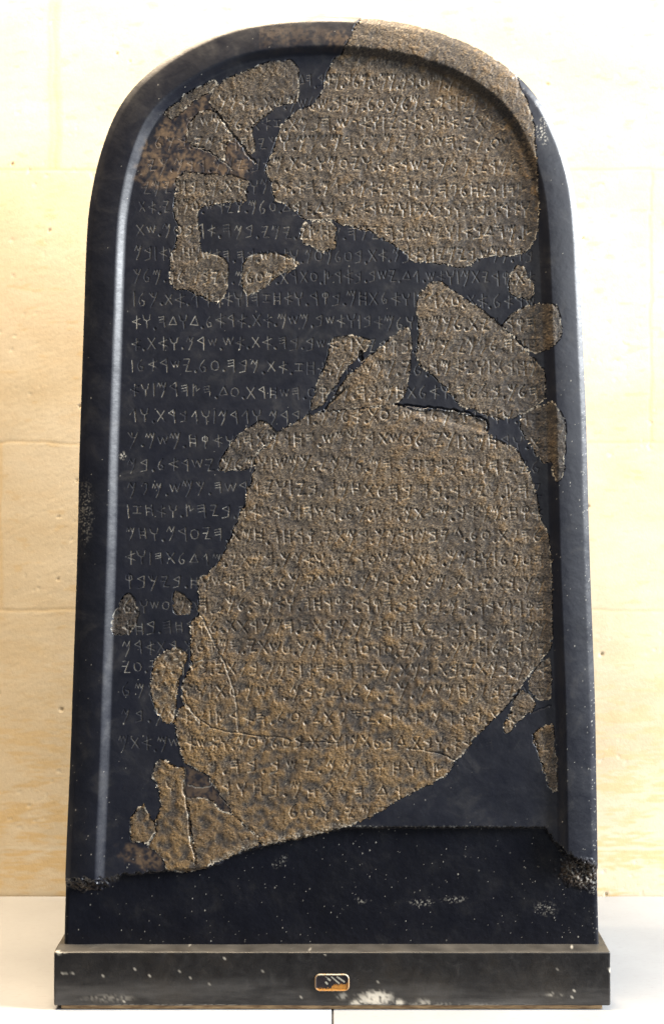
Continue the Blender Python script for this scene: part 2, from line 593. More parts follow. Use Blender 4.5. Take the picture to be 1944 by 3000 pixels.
# rubble where the rim was broken off
def blob(cx_, cy_, rx, ry, rot=0.0):
    dx, dy = PX - cx_, PY - cy_
    c, s = math.cos(rot), math.sin(rot)
    return np.sqrt(((dx * c + dy * s) / rx) ** 2 + ((-dx * s + dy * c) / ry) ** 2)
rub = sst(1.25, 0.6, blob(1700, 2562, 58, 42, 0.35) + 0.18 * n_edge)
H += rub * (2.2 + 0.6 * n_edge + 0.3 * n_sml)
rubl = sst(1.2, 0.6, blob(243, 2600, 42, 16, 0.1) + 0.2 * n_edge)
H += rubl * (1.6 + 0.5 * n_mid)
stain_rub = rubl
H = np.where(brd & (dmm <= 0) , np.minimum(H, 8.0), H)

# ------------------------------------------------------------------ fragments of the original stone
SC = 1 / 1.9275
def cr(ox, oy, pts): return [(ox + x * SC, oy + y * SC) for x, y in pts]
def A(p): return cr(200, 0, p)
def B(p): return cr(1000, 0, p)
def C(p): return cr(200, 700, p)
def Dd(p): return cr(1000, 700, p)
def E(p): return cr(200, 1400, p)
def F(p): return cr(1000, 1400, p)
def G(p): return cr(100, 2200, p)
def Hh(p): return cr(1000, 2200, p)
def V_(p): return [(x * 1.2607, y * 1.2607) for x, y in p]

FR = []   # polygon, thickness mm, edge chalk, darkness, ochre
FR.append((B([(115, 60), (115, 95), (90, 140), (60, 200), (30, 250), (5, 300)])
           + A([(1500, 335), (1470, 400), (1450, 480), (1420, 545), (1380, 590), (1300, 625), (1245, 660), (1200, 710), (1185, 760),
                (1170, 800), (1160, 860), (1125, 920), (1120, 960), (1140, 1010), (1150, 1060), (1170, 1130), (1240, 1160),
                (1290, 1190), (1340, 1235), (1380, 1250), (1480, 1235)])
           + B([(0, 1265), (60, 1280), (170, 1300), (220, 1340), (290, 1370), (340, 1410), (390, 1460), (410, 1475), (500, 1480),
                (600, 1490), (680, 1510), (730, 1495), (770, 1450), (850, 1445), (1000, 1435), (1060, 1405), (1100, 1340),
                (1113, 1250), (1112, 1100), (1103, 990), (1092, 850), (1078, 700), (1065, 640), (1040, 560), (1005, 500),
                (985, 435), (1020, 380), (800, 180), (400, 60)]), 2.6, 0.45, 0.0, 0.25))
FR.append((A([(805, 600), (800, 540), (830, 490), (900, 440), (1000, 400), (1120, 350), (1250, 335), (1290, 370), (1300, 430),
              (1305, 520), (1290, 570), (1230, 585), (1170, 595), (1130, 630), (1090, 660), (1070, 690), (1030, 700), (1035, 760),
              (1055, 820), (1050, 860), (1020, 860), (980, 800), (940, 760), (900, 720), (870, 670), (835, 625)]), 3.0, 0.25, 0.12, 0.2))
FR.append((A([(550, 640), (560, 610), (620, 580), (650, 530), (750, 490), (822, 440), (846, 470), (815, 510), (790, 520), (700, 570),
              (640, 630), (580, 675)]), 3.4, 0.5, 0.15, 0.1))
FR.append((A([(825, 632), (860, 685), (920, 765), (935, 790), (890, 800), (885, 860), (890, 910), (800, 850), (700, 820),
              (670, 790), (680, 700), (720, 650), (780, 620)]), 3.0, 0.45, 0.05, 0.25))
FR.append((A([(610, 1010), (650, 970), (740, 980), (850, 985), (950, 1000), (1020, 1020), (1000, 1080), (1000, 1130), (900, 1140),
              (820, 1150), (760, 1160), (735, 1180), (725, 1240), (740, 1300), (740, 1390), (750, 1425)])
           + C([(770, 75), (830, 90), (870, 100), (895, 130), (900, 260), (880, 320), (850, 365), (760, 330), (690, 290),
                (600, 275), (575, 250), (575, 130)])
           + A([(590, 1420), (610, 1370), (620, 1260), (605, 1240), (600, 1180), (605, 1100)]), 3.2, 0.35, 0.22, 0.1))
FR.append((C([(1010, 105), (1060, 85), (1150, 80), (1240, 95), (1305, 135), (1270, 170), (1190, 200), (1120, 260), (1040, 315),
              (1000, 320), (985, 270), (980, 190), (990, 140)]), 2.6, 0.3, 0.05, 0.2))
FR.append((A([(1316, 1300), (1334, 1258), (1402, 1256), (1484, 1250), (1514, 1288), (1498, 1345), (1510, 1402), (1455, 1410),
              (1440, 1428), (1376, 1394), (1334, 1378), (1310, 1335)]), 2.4, 0.35, 0.1, 0.15))
FR.append((Dd([(435, 320), (470, 275), (520, 240), (560, 245), (640, 300), (720, 355), (800, 410), (870, 470), (930, 520),
               (1000, 590), (1050, 640), (1090, 690), (1140, 740), (1150, 800), (1150, 900), (1100, 950), (1020, 990), (950, 1015),
               (880, 1020), (820, 990), (750, 965), (680, 950), (640, 910), (600, 850), (560, 810), (520, 770), (450, 720),
               (425, 670), (435, 560), (440, 470), (425, 400)]), 3.2, 0.35, 0.0, 0.2))
FR.append((Dd([(908, 488), (960, 430), (1050, 375), (1120, 365), (1180, 370), (1210, 385), (1230, 440), (1240, 500), (1230, 560),
               (1190, 600), (1140, 625), (1100, 648), (1062, 636), (1020, 585), (955, 535)]), 2.6, 0.35, 0.08, 0.15))
FR.append((Dd([(950, 230), (965, 190), (995, 145), (1030, 160), (1055, 215), (1085, 260), (1085, 310), (1060, 345), (1020, 330),
               (960, 310), (945, 280)]), 3.2, 0.5, 0.08, 0.1))
FR.append((V_([(770, 790), (820, 778), (865, 795), (842, 822), (805, 853), (776, 898), (746, 943), (725, 955), (725, 930),
               (740, 885), (760, 840)]), 2.6, 0.3, 0.12, 0.15))
FR.append((V_([(950, 757), (955, 800), (951, 860), (946, 900), (926, 935), (885, 943), (810, 950), (757, 952), (785, 908),
               (815, 868), (862, 824), (905, 788)]), 3.0, 0.3, 0.05, 0.3))
BIG = (Dd([(0, 972), (130, 957), (220, 952), (290, 935), (400, 960), (640, 972), (700, 995), (820, 1030), (815, 1090), (870, 1140),
           (920, 1160), (970, 1170), (1000, 1220), (1040, 1280), (1070, 1350), (1090, 1420)])
       + F([(1090, 60), (1110, 150), (1120, 230), (1140, 265), (1160, 300), (1175, 400), (1185, 500), (1190, 700), (1190, 850),
            (1175, 980), (1120, 1040), (1060, 1110), (1020, 1170), (980, 1220), (930, 1290), (870, 1350), (800, 1420), (740, 1480)])
       + Hh([(700, 10), (640, 70), (580, 150), (500, 190), (400, 240), (300, 290), (220, 345), (130, 390), (50, 425)])
       + G([(1542, 495), (1480, 510), (1400, 515), (1300, 540), (1276, 530), (1270, 485), (1180, 415), (1112, 355), (1108, 320),
            (1060, 260), (1020, 200), (985, 180), (990, 140), (900, 100), (850, 70), (835, 30)])
       + E([(630, 1542), (612, 1440), (604, 1390), (622, 1320), (652, 1290), (640, 1200), (652, 1150), (690, 1080), (700, 1040),
            (690, 960), (695, 820), (740, 780), (735, 640), (740, 575), (800, 530), (860, 470), (900, 390), (920, 330), (960, 240),
            (1000, 150), (1010, 60)])
       + C([(1030, 1400), (1045, 1330), (1055, 1300), (1062, 1235), (1092, 1192), (1140, 1150), (1180, 1102), (1220, 1070),
            (1280, 1040), (1350, 1000), (1450, 972)]))
FR.append((BIG, 3.6, 0.4, 0.0, 0.35))
FR.append((G([(685, 70), (740, 55), (790, 95), (840, 90), (848, 240), (868, 340), (882, 500), (898, 545), (950, 560), (996, 600), (998, 645),
              (930, 680), (850, 697), (740, 672), (735, 620), (690, 570), (645, 545), (690, 460), (684, 400), (705, 380), (715, 300), (700, 210),
              (670, 150)]), 3.8, 0.6, 0.0, 0.4))
FR.append((G([(550, 380), (580, 330), (620, 310), (650, 380), (678, 430), (684, 460), (638, 540), (600, 520), (560, 520),
              (545, 470)]), 3.0, 0.5, 0.1, 0.2))
FR.append((G([(865, 275), (940, 268), (1000, 282), (1060, 345), (1105, 358), (1176, 420), (1262, 488), (1268, 535), (1180, 570),
              (1060, 625), (1000, 650), (1000, 605), (950, 562), (900, 540), (890, 440), (876, 340)]), 3.4, 0.5, 0.0, 0.6))
FR.append((E([(600, 960), (640, 970), (670, 1000), (662, 1030), (640, 1090), (615, 1160), (605, 1280), (596, 1390), (560, 1390),
              (510, 1340), (480, 1270), (465, 1200), (470, 1100), (490, 1030), (540, 980)]), 2.6, 0.45, 0.0, 0.8))
FR.append((C([(960, 1110), (1000, 1070), (1080, 1030), (1130, 1050), (1172, 1092), (1130, 1145), (1075, 1195), (1050, 1240),
              (1040, 1280), (1000, 1300), (930, 1310), (870, 1310), (855, 1270), (890, 1200), (920, 1150)]), 2.6, 0.3, 0.15, 0.05))
FR.append((E([(600, 640), (640, 660), (690, 710), (690, 760), (630, 780), (590, 740)]), 1.2, 0.05, 0.1, 0.8))
FR.append((E([(340, 650), (370, 690), (400, 770), (380, 830), (350, 880), (320, 880), (260, 890), (245, 850), (255, 790),
              (280, 740), (300, 680)]), 1.6, 0.15, 0.45, 0.1))
FR.append((Dd([(1030, 990), (1100, 955), (1150, 930), (1190, 915), (1220, 960), (1250, 1010), (1265, 1090), (1255, 1250),
               (1245, 1350), (1215, 1370), (1195, 1330), (1185, 1262), (1140, 1262), (1090, 1200), (1060, 1150), (1020, 1080),
               (1005, 1040)]), 2.6, 0.4, 0.12, 0.2))
FR.append((F([(1075, 1112), (1115, 1062), (1178, 1022), (1185, 1150), (1180, 1250), (1110, 1262), (1066, 1205), (1056, 1155)]),
           2.4, 0.2, 0.15, 0.2))
FR.append((F([(985, 1245), (1010, 1200), (1060, 1228), (1100, 1280), (1080, 1310), (1030, 1350), (980, 1400), (930, 1450),
              (915, 1410), (950, 1330), (970, 1290)]), 3.0, 0.35, 0.1, 0.2))
FR.append((F([(1080, 1450), (1140, 1410), (1190, 1380), (1205, 1540)])
           + Hh([(1215, 50), (1220, 230), (1195, 240), (1165, 190), (1140, 90), (1110, 10)]) + F([(1098, 1522)]), 2.2, 0.2, 0.15, 0.5))

cpx_, cpy_ = 0.25 * (PX[:-1, :-1] + PX[1:, :-1] + PX[:-1, 1:] + PX[1:, 1:]), 0.25 * (PY[:-1, :-1] + PY[1:, :-1] + PY[:-1, 1:] + PY[1:, 1:])
jx = 1.5 * n_edge[:-1, :-1] + 1.7 * n_spk[:-1, :-1]
jy = 1.5 * np.roll(n_edge, 90, 1)[:-1, :-1] + 1.7 * np.roll(n_spk, 90, 1)[:-1, :-1]
lab = np.zeros(cin.shape, np.int16)
for k, f in enumerate(FR):
    poly = f[0]
    xa = [p[0] for p in poly]; ya = [p[1] for p in poly]
    s0 = K * 1.0
    j0 = max(0, np.searchsorted(PX[0], min(xa) - 12)); j1 = min(cin.shape[1], np.searchsorted(PX[0], max(xa) + 12))
    i0 = max(0, np.searchsorted(PY[:, 0], min(ya) - 12)); i1 = min(cin.shape[0], np.searchsorted(PY[:, 0], max(ya) + 12))
    w = (slice(i0, i1), slice(j0, j1))
    m_ = pip(poly, cpx_[w] + jx[w], cpy_[w] + jy[w])
    sub = lab[w]
    sub[m_ & (sub == 0)] = k + 1
lab[~cin] = -1

# soften the stair-steps of the label borders (shared by plaster and stone)
lp = np.pad(lab, 1, constant_values=-1)
c00, c01, c10, c11 = lp[:-1, :-1], lp[:-1, 1:], lp[1:, :-1], lp[1:, 1:]       # cells round each vertex
e_up = (c00 != c01); e_dn = (c10 != c11); e_lf = (c00 != c10); e_rt = (c01 != c11)
onb = (e_up | e_dn | e_lf | e_rt) & ~brd & vin
for _ in range(1):
    sx, sz, cnt = np.zeros(SH), np.zeros(SH), np.zeros(SH)
    for msk, di, dj in ((e_up, -1, 0), (e_dn, 1, 0), (e_lf, 0, -1), (e_rt, 0, 1)):
        sx += msk * np.roll(XS, (-di, -dj), (0, 1)); sz += msk * np.roll(ZS, (-di, -dj), (0, 1)); cnt += msk
    ok = onb & (cnt >= 2)
    ok[0] = ok[-1] = False; ok[:, 0] = ok[:, -1] = False
    XS = np.where(ok, 0.5 * XS + 0.5 * sx / np.maximum(cnt, 1), XS)
    ZS = np.where(ok, 0.5 * ZS + 0.5 * sz / np.maximum(cnt, 1), ZS)

# ------------------------------------------------------------------ the inscription
GL = {
 'A': [[(1, .80), (.05, .55), (1, .30)], [(.62, 1), (.58, 0)]],
 'B': [[(.80, .95), (.15, .72), (.78, .50), (.80, .95)], [(.78, .5), (.72, .12), (.1, .0)]],
 'G': [[(.75, 0), (.62, 1), (.15, .55)]],
 'D': [[(.05, .30), (.60, .95), (.95, .30), (.05, .30)]],
 'H': [[(.72, 1), (.80, 0)], [(.72, .97), (.08, .88)], [(.74, .74), (.12, .66)], [(.76, .52), (.14, .44)]],
 'W': [[(.05, .95), (.2, .62), (.5, .52), (.8, .62), (.9, 1)], [(.5, .52), (.52, 0)]],
 'Z': [[(.1, .82), (.9, .82)], [(.1, .30), (.9, .30)], [(.5, .82), (.5, .30)]],
 'X': [[(.15, .95), (.2, .05)], [(.8, .95), (.85, .05)], [(.17, .70), (.82, .66)], [(.18, .38), (.83, .34)]],
 'Y': [[(.15, .95), (.80, .98), (.35, .10), (.95, .12)], [(.1, .55), (.58, .55)]],
 'K': [[(.05, 1), (.35, .66), (.75, .62)], [(.40, 1), (.40, .66)], [(.95, 1), (.65, .5), (.25, -.15)]],
 'L': [[(.62, 1), (.25, .70), (.12, .35), (.32, .06), (.66, .10), (.74, .36), (.45, .44)]],
 'M': [[(.0, .70), (.15, 1), (.32, .66), (.50, 1), (.66, .66), (.88, 1), (.72, .45), (.40, -.10)]],
 'N': [[(.08, .66), (.32, 1), (.55, .62), (.85, 1), (.68, .45), (.35, -.08)]],
 'S': [[(.5, 1), (.55, 0)], [(.1, .95), (.9, .95)], [(.12, .74), (.88, .74)], [(.14, .52), (.86, .52)]],
 'O': [[(.5, .85), (.2, .75), (.1, .5), (.22, .25), (.5, .18), (.78, .25), (.9, .5), (.8, .75), (.5, .85)]],
 'P': [[(.15, .72), (.38, .98), (.78, .92), (.78, .45), (.45, 0)]],
 'C': [[(.12, 1), (.12, 0)], [(.12, .62), (.45, .90), (.52, .42), (.92, .62)]],
 'Q': [[(.5, .98), (.22, .86), (.2, .62), (.5, .5), (.8, .62), (.78, .86), (.5, .98)], [(.5, 1), (.52, -.05)]],
 'R': [[(.74, 1), (.12, .72), (.76, .48)], [(.74, 1), (.80, -.02)]],
 '$': [[(.0, .82), (.25, .32), (.48, .80), (.72, .32), (1, .88)]],
 'T': [[(.1, .9), (.9, .1)], [(.88, .92), (.12, .08)]],
 '|': [[(.5, 1), (.5, .0)]],
 '.': [[(.5, .08), (.56, .02)]],
}
LINES = {
 1: "ANK.M$O.BN.KM$.MLK.MAB.HD", 2: "YBNY|ABY.MLK.OL.MAB.$L$N.$T.WANK", 3: "MLKTY.AXR.ABY|WAO$.HBMT.ZAT.LKM$.B",
 4: "$O.KY.H$ONY.MKL.HMLKN.WKY.HRANY.BKL", 5: "OMRY.MLK.Y$RAL.WYONW.AT.MAB.YMN.RBN.KY",
 6: "CH|WYXLPH.BNH.WYAMR.GM.HA.AONW.AT.MAB|BYMY", 7: "WARA.BH.WBBTH|WY$RAL.ABD.ABD.OLM.WYR$.OMRY.AT",
 8: "C.MHDBA|WY$B.BH.YMH.WXCY.YMY.BNH.ARBON.$T", 9: "BH.KM$.BYMY|WABN.AT.BOLMON.WAO$.BH.HA$WX.WA|BN",
 10: "AT.QRYTN|WA$.GD.Y$B.BARC.OTRT.MOLM.WYBN.LH.MLK", 11: "$RAL.AT.OTRT|WALTXM.BQR.WAXZH|WAHRG.AT.KL|",
 12: "HQR.RYT.LKM$.WLMAB|WA$B.M$M.AT.ARAL.DWDH.WA", 13: "XBH.LPNY.KM$.BQRYT|WA$B.BH.AT.A$.$RN.WAT.A",
 14: "MXRT|WYAMR.LY.KM$.LK.AXZ.AT.NBH.OL.Y$RAL|", 15: "HLK.BLLH.WALTXM.BH.MBQO.H$XRT.OD.HCHRM|WA",
 16: "ZH.WAHRG.KLH.$BOT.ALPN.GBRN.WGRN|WGBRT.WG", 17: "T.WRXMT|KY.LO$TR.KM$.HXRMTH|WAQX.M$M.K",
 18: "LY.YHWH.WASXB.HM.LPNY.KM$|WMLK.Y$RAL.BN", 19: "YHC.WY$B.BH.BHLTXMH.BY|WYGR$H.KM$.MPN",
 20: "AQX.MMAB.MATN.A$.KL.R$H|WA$AH.BYHC.WAXZ|", 21: "LSPT.OL.DYBN|ANK.BNTY.QRXH.XMT.HYORN.WXM",
 22: "HOPL|WANK.BNTY.$ORYH.WANK.BNTY.MGDLTH|WA", 23: "NK.BTY.BT.MLK.WANK.O$TY.KLAY.HA$WX.BYKBQ",
 24: "HQR|WBR.AN.BQRB.HQR.BQRXH.WAMR.LKL.HOM.O$W.L", 25: "KM.A$.BR.BBYTH|WANK.KRTY.HMKRTT.LQRXH.BXA",
 26: "Y$RAL|ANK.BNTY.OROR.WANK.O$TY.HMSLT.BTARN", 27: "ANK.BNTY.BT.BMT.KY.HRS.HA|ANK.BNTY.BCR.KY.OY",
 28: "$.DYBN.XM$N.KY.KL.DYBN.M$MOT|WANK.ML", 29: "T.MAT.BQRN.A$R.YSPTY.OL.HARC|WANK.BN",
 30: "Y.AT.MHDBA.WBT.DBLTN|WBT.BOLMON.WA$A.$M.ATM", 31: "CAN.HARC|WXWRNN.Y$B.BH.B",
 32: "AMR.LY.KM$.RD.HLTXM.BXWRNN|WARD", 33: "WY$BH.KM$.BYMY.WOL",
}
LY = [185, 238, 285, 330, 382, 436, 483, 538, 592, 643, 695, 747, 800, 853, 910, 967, 1023, 1080, 1138, 1191, 1245, 1300, 1353, 1408,
      1460, 1508, 1557, 1608, 1668, 1728, 1785, 1838, 1888]
# how strongly the chalk still sits in each line's letters on the plaster
CK = {7: .45, 8: .55, 9: .45, 10: .4, 11: .5, 12: .75, 13: .85, 14: .85, 15: 1., 16: 1., 17: .9, 18: .7, 19: .5, 20: .9, 21: .8,
      22: .8, 23: .6, 24: .4, 25: .6, 26: .7, 27: .8, 28: .45, 29: .45, 30: .35}
carve = np.zeros(SH)
wide = np.zeros(SH)
lchalk = np.zeros(SH)
rl = np.random.default_rng(5)
oL = np.interp(PY[:, 0], [p[1] for p in OUT[:24]][::-1], [p[0] for p in OUT[:24]][::-1])
oR = np.interp(PY[:, 0], [p[1] for p in OUT[25:]], [p[0] for p in OUT[25:]])
def stroke(p, q, hw, depth, ck):
    x0, x1 = min(p[0], q[0]) - 6, max(p[0], q[0]) + 6
    y0, y1 = min(p[1], q[1]) - 6, max(p[1], q[1]) + 6
    j0, j1 = np.searchsorted(PX[0], [x0, x1]); i0, i1 = np.searchsorted(PY[:, 0], [y0, y1])
    if i1 <= i0 or j1 <= j0: return
    w = (slice(i0, i1), slice(j0, j1))
    ax, ay = PX[w] - p[0], PY[w] - p[1]
    dx, dy = q[0] - p[0], q[1] - p[1]
    L2 = dx * dx + dy * dy + 1e-6
    t = np.clip((ax * dx + ay * dy) / L2, 0, 1)
    d = np.hypot(ax - t * dx, ay - t * dy)
    k = np.clip((hw + 0.8 - d) / 1.5, 0, 1)
    carve[w] = np.maximum(carve[w], k * depth)
    kw = np.clip((hw + 3.0 - d) / 3.4, 0, 1); kw = kw * kw * (3 - 2 * kw)
    wide[w] = np.maximum(wide[w], kw * depth)
    kc = np.clip((hw + 0.0 - d) / 1.2, 0, 1)
    lchalk[w] = np.maximum(lchalk[w], kc * ck)
for ln, text in LINES.items():
    yc = LY[ln - 1] * 1.2607
    i = min(SH[0] - 1, max(0, np.searchsorted(PY[:, 0], yc - 20)))
    x_right = oR[i] - 132
    x_left = oL[i] + 138
    if ln == 1: x_left, x_right = 870, 1380
    elif ln == 2: x_left, x_right = 640, 1465
    elif ln == 3: x_left, x_right = 540, 1520
    wts = np.array([0.42 if ch in '.' else 0.5 if ch == '|' else 1.0 for ch in text])
    adv = (x_right - x_left) / wts.sum()
    full_adv = min(adv, 48.0)
    x = x_right
    for ch, wt in zip(text, wts):
        wdt = full_adv * wt
        cxl = x - wdt / 2
        x -= wdt
        sc = rl.uniform(0.88, 1.12)
        gw = min(full_adv, 35) * 0.78 * sc
        gh = 37.0 * sc
        yy = yc + 4 * math.sin(cxl * 0.006 + ln) + rl.uniform(-2.5, 2.5) + (cxl - 900) * 0.006
        sl = rl.uniform(-0.06, 0.16)
        ck = CK.get(ln, 0.3) * rl.uniform(0.5, 1.6) * (1.0 if cxl < 850 else 0.5)
        dp = rl.uniform(0.55, 1.0)
        for st in GL[ch]:
            pts = [(cxl + (u - .5) * gw + (v - .5) * gh * sl * -0.4 + rl.uniform(-.8, .8), yy - (v - .5) * gh + rl.uniform(-.8, .8)) for u, v in st]
            for a, b_ in zip(pts[:-1], pts[1:]):
                stroke(a, b_, 1.25 if ch != '.' else 2.6, dp * (1.0 if ch != '.' else 1.5), ck * rl.uniform(0.35, 1.0) * (1.0 if ch != '.' else 0.45))
field = sst(45, 50, dmm) * up
carve *= field
wide *= field
lchalk = np.clip(lchalk, 0, 1)
lchalk *= field * (1 - ((PX > 900) & (PY > 2090)) * 0.85) * (1 - (PY > 2235))
pl_text = 1 - 0.9 * (((PX > 1100) & (PY > 2090)) | (PY > 2235))

# ------------------------------------------------------------------ internal cracks and chalk marks
cracks = np.zeros(SH); crc = np.zeros(SH)
def crack(pts, hw, depth, ck, wob=3.0, tgt=None):
    pts = np.asarray(pts, float)
    dense = catmull(pts, 6)
    r = np.random.default_rng(int(pts.sum()) % 9999)
    dense[1:-1] += r.normal(0, wob * 0.5, dense[1:-1].shape)
    for p, q in zip(dense[:-1], dense[1:]):
        pad = 12
        j0, j1 = np.searchsorted(PX[0], [min(p[0], q[0]) - pad, max(p[0], q[0]) + pad])
        i0, i1 = np.searchsorted(PY[:, 0], [min(p[1], q[1]) - pad, max(p[1], q[1]) + pad])
        w = (slice(i0, i1), slice(j0, j1))
        ax, ay = PX[w] - p[0], PY[w] - p[1]
        dx, dy = q[0] - p[0], q[1] - p[1]
        t = np.clip((ax * dx + ay * dy) / (dx * dx + dy * dy + 1e-6), 0, 1)
        d = np.hypot(ax - t * dx, ay - t * dy)
        cracks[w] = np.maximum(cracks[w], np.clip((hw + 1 - d) / 2, 0, 1) * depth)
        crc[w] = np.maximum(crc[w], np.clip((hw + 0.6 - d) / 1.3, 0, 1) * ck)
crack(E([(740, 760), (790, 870), (850, 990), (870, 1030), (910, 1130), (940, 1230), (958, 1400), (960, 1440)]), 2.0, 0.7, 0.95)
crack(E([(700, 1045), (800, 1028), (860, 1015)]), 1.5, 0.5, 0.8)
crack(E([(640, 1200), (680, 1300), (760, 1380), (860, 1430), (960, 1445), (1200, 1470), (1300, 1490), (1520, 1500)]), 1.4, 0.9, 0.15)
crack(E([(650, 1270), (690, 1320), (740, 1390)]), 2.0, 0.3, 0.9)
crack(G([(846, 235), (866, 340), (880, 500), (893, 548), (905, 592), (908, 645)]), 2.2, 2.2, 0.45)
crack(Hh([(380, -10), (560, 20), (650, 62)]), 1.6, 0.9, 0.15)
crack(A([(835, 628), (880, 690), (940, 770), (985, 820), (1010, 870), (1055, 915)]), 2.2, 2.0, 0.2)
crack(A([(700, 822), (800, 860), (890, 920), (930, 960)]), 1.4, 0.7, 0.35)
crack(G([(850, 100), (852, 180), (845, 240)]), 1.4, 0.6, 0.5)
crack(G([(870, 195), (940, 210), (1020, 195)]), 1.4, 0.6, 0.45)
crack(C([(1555, 850), (1500, 900), (1450, 960)]), 3.0, 3.0, 0.0)
crack(Dd([(108, 640), (106, 665), (112, 680)]), 6.0, 5.0, 0.0, 1.0)
crack(Dd([(300, 935), (420, 945), (560, 955), (660, 970), (760, 1000), (822, 1030), (820, 1085)]), 2.2, 3.0, 0.0)
crack(F([(1080, 1450), (1100, 1500), (1112, 1540)]), 1.5, 1.5, 0.0)
crack(G([(690, 400), (684, 470), (645, 548)]), 1.6, 1.4, 0.6)
crack(F([(1070, 1330), (1140, 1300), (1180, 1290)]), 1.5, 1.0, 0.0)

# ------------------------------------------------------------------ pigment masks
stain = np.zeros(SH)
stp = [(398, 546), (392, 500), (415, 440), (465, 365), (500, 325), (560, 295), (615, 270), (640, 320), (690, 400), (738, 470),
       (725, 522), (650, 524), (535, 508), (506, 552)]
stj = pip(stp, PX + 4 * n_edge, PY + 3 * np.roll(n_edge, 50, 1)).astype(float)
stain = np.maximum(stain, blur(stj, GS, 0.0016) * np.clip(0.62 + 0.28 * n_mid, 0.12, 0.95))
stj = pip(G([(850, 90), (990, 140), (985, 180), (1110, 330), (1100, 362), (1000, 288), (858, 272)]), PX, PY).astype(float)
stain = np.maximum(stain, blur(stj, GS, 0.0016) * 0.5)
stain = np.maximum(stain, 0.55 * sst(1.1, 0.4, blob(985, 118, 60, 36, -0.3) + 0.10 * n_mid))
stain = np.maximum(stain, 0.25 * sst(1.2, 0.3, blob(800, 110, 240, 40, -0.05) + 0.10 * n_mid))
stain = np.maximum(stain, 0.65 * sst(1.1, 0.5, blob(420, 2515, 80, 36, 0.25) + 0.12 * n_mid))
stain = np.maximum(stain, 0.50 * rub)
stain = np.maximum(stain, 0.55 * rubl)
stain *= np.clip(sst(38, 46, dmm) + (PX > 760) + (PY > 2400), 0, 1)
stain *= np.clip(0.75 + 0.5 * n_edge, 0.1, 1.2)
stain = np.clip(stain, 0, 1)
chalk = np.zeros(SH)
chalk = np.maximum(chalk, lchalk * sst(-1.9, 0.4, n_mid + 0.5 * n_edge) * 0.95)
# scattered pin-point chips, thicker on the lower band and lower left
dens = 0.30 + 1.4 * lowmask + 0.7 * sst(1500, 1900, PY) * (PX < 420) + 1.3 * ((PX > 1620) & (PY > 1100))
r2 = np.random.default_rng(17)
nsp = 5200
sx_, sy_ = r2.uniform(190, 1750, nsp), r2.uniform(60, 2765, nsp)
for a, b_ in zip(sx_, sy_):
    j, i = np.searchsorted(PX[0], a), np.searchsorted(PY[:, 0], b_)
    if i >= SH[0] - 3 or j >= SH[1] - 3 or r2.random() > dens[i, j] * 0.26: continue
    s = r2.uniform(0.25, 1.0) ** 1.5
    chalk[i, j] = max(chalk[i, j], s)
    if r2.random() < 0.30:
        chalk[i + 1, j] = max(chalk[i + 1, j], s * 0.9)
        if r2.random() < 0.4:
            chalk[i + 1, j + 1] = max(chalk[i + 1, j + 1], s * 0.9); chalk[i + 2, j] = max(chalk[i + 2, j], s * .7)
# smears
def smear(cx_, cy_, rx, ry, rot, s):
    global chalk
    k = sst(1.1, 0.3, blob(cx_, cy_, rx, ry, rot)) * sst(0.2, 1.6, n_spk + 0.5 * n_edge)
    chalk = np.maximum(chalk, k * s)
for a in ((1700, 2560, 55, 40, 0.4, .45), (1235, 2650, 45, 12, 0.05, .5), (1330, 2642, 50, 12, -0.1, .4), (1710, 2575, 48, 36, 0.4, .5), (1735, 2600, 20, 30, 0, .5),
          (1600, 2668, 40, 25, 0.2, .35), (820, 2530, 30, 14, -0.7, .5), (240, 2604, 20, 10, 0.4, .4),
          (1585, 395, 18, 40, -0.35, .8), (1590, 360, 14, 20, 0, .8), (360, 1335, 14, 14, 0, .9), (1055, 2645, 20, 12, 0, .4),
          (1330, 2425, 260, 5, 0.0, .4), (1090, 2424, 70, 6, 0.02, .5), (250, 1500, 30, 110, 0, .35)):
    smear(*a)
# soft edge wear on the arris and along the step above the lower band
chalk = np.maximum(chalk, 0.5 * sst(1.7, 2.6, n_spk) * sst(9, 5, dmm) * (dmm > 1) * (PX > 1500))
chalk = np.maximum(chalk, 0.35 * sst(1.3, 2.4, n_spk) * sst(5, 0, np.abs(PY - lim)))

# ------------------------------------------------------------------ assemble the stone pieces
stele = empty('stele', (0, 0.05, 0.005))
tag(stele, 'black round-topped inscribed stele with brown basalt fragments on a white plinth', 'stele')

Hs_all = H.copy()                                # plaster surface
vidx = np.arange(SH[0] * SH[1]).reshape(SH)
def quads_of(mask):
    i, j = np.nonzero(mask)
    return np.stack([vidx[i + 1, j], vidx[i + 1, j + 1], vidx[i, j + 1], vidx[i, j]], -1)
def border_edges(mask):
    """directed edges (a,b) of the outer border of a cell mask, plus the neighbouring label"""
    mp = np.pad(mask, 1)
    out = []
    i, j = np.nonzero(mask & ~mp[:-2, 1:-1]); out.append(np.stack([vidx[i, j], vidx[i, j + 1]], -1))          # top
    i, j = np.nonzero(mask & ~mp[2:, 1:-1]); out.append(np.stack([vidx[i + 1, j + 1], vidx[i + 1, j]], -1))  # bottom
    i, j = np.nonzero(mask & ~mp[1:-1, :-2]); out.append(np.stack([vidx[i + 1, j], vidx[i, j]], -1))          # left
    i, j = np.nonzero(mask & ~mp[1:-1, 2:]); out.append(np.stack([vidx[i, j + 1], vidx[i + 1, j + 1]], -1))  # right
    return np.vstack(out)

frag_any = lab > 0
fcount = np.zeros(SH, int)
for a in (0, 1):
    for b_ in (0, 1):
        fcount[a:SH[0] - 1 + a, b_:SH[1] - 1 + b_] += frag_any
fm = np.zeros(SH); fm[:-1, :-1] = frag_any
edge_soft = blur(fm, GS, 0.0022)
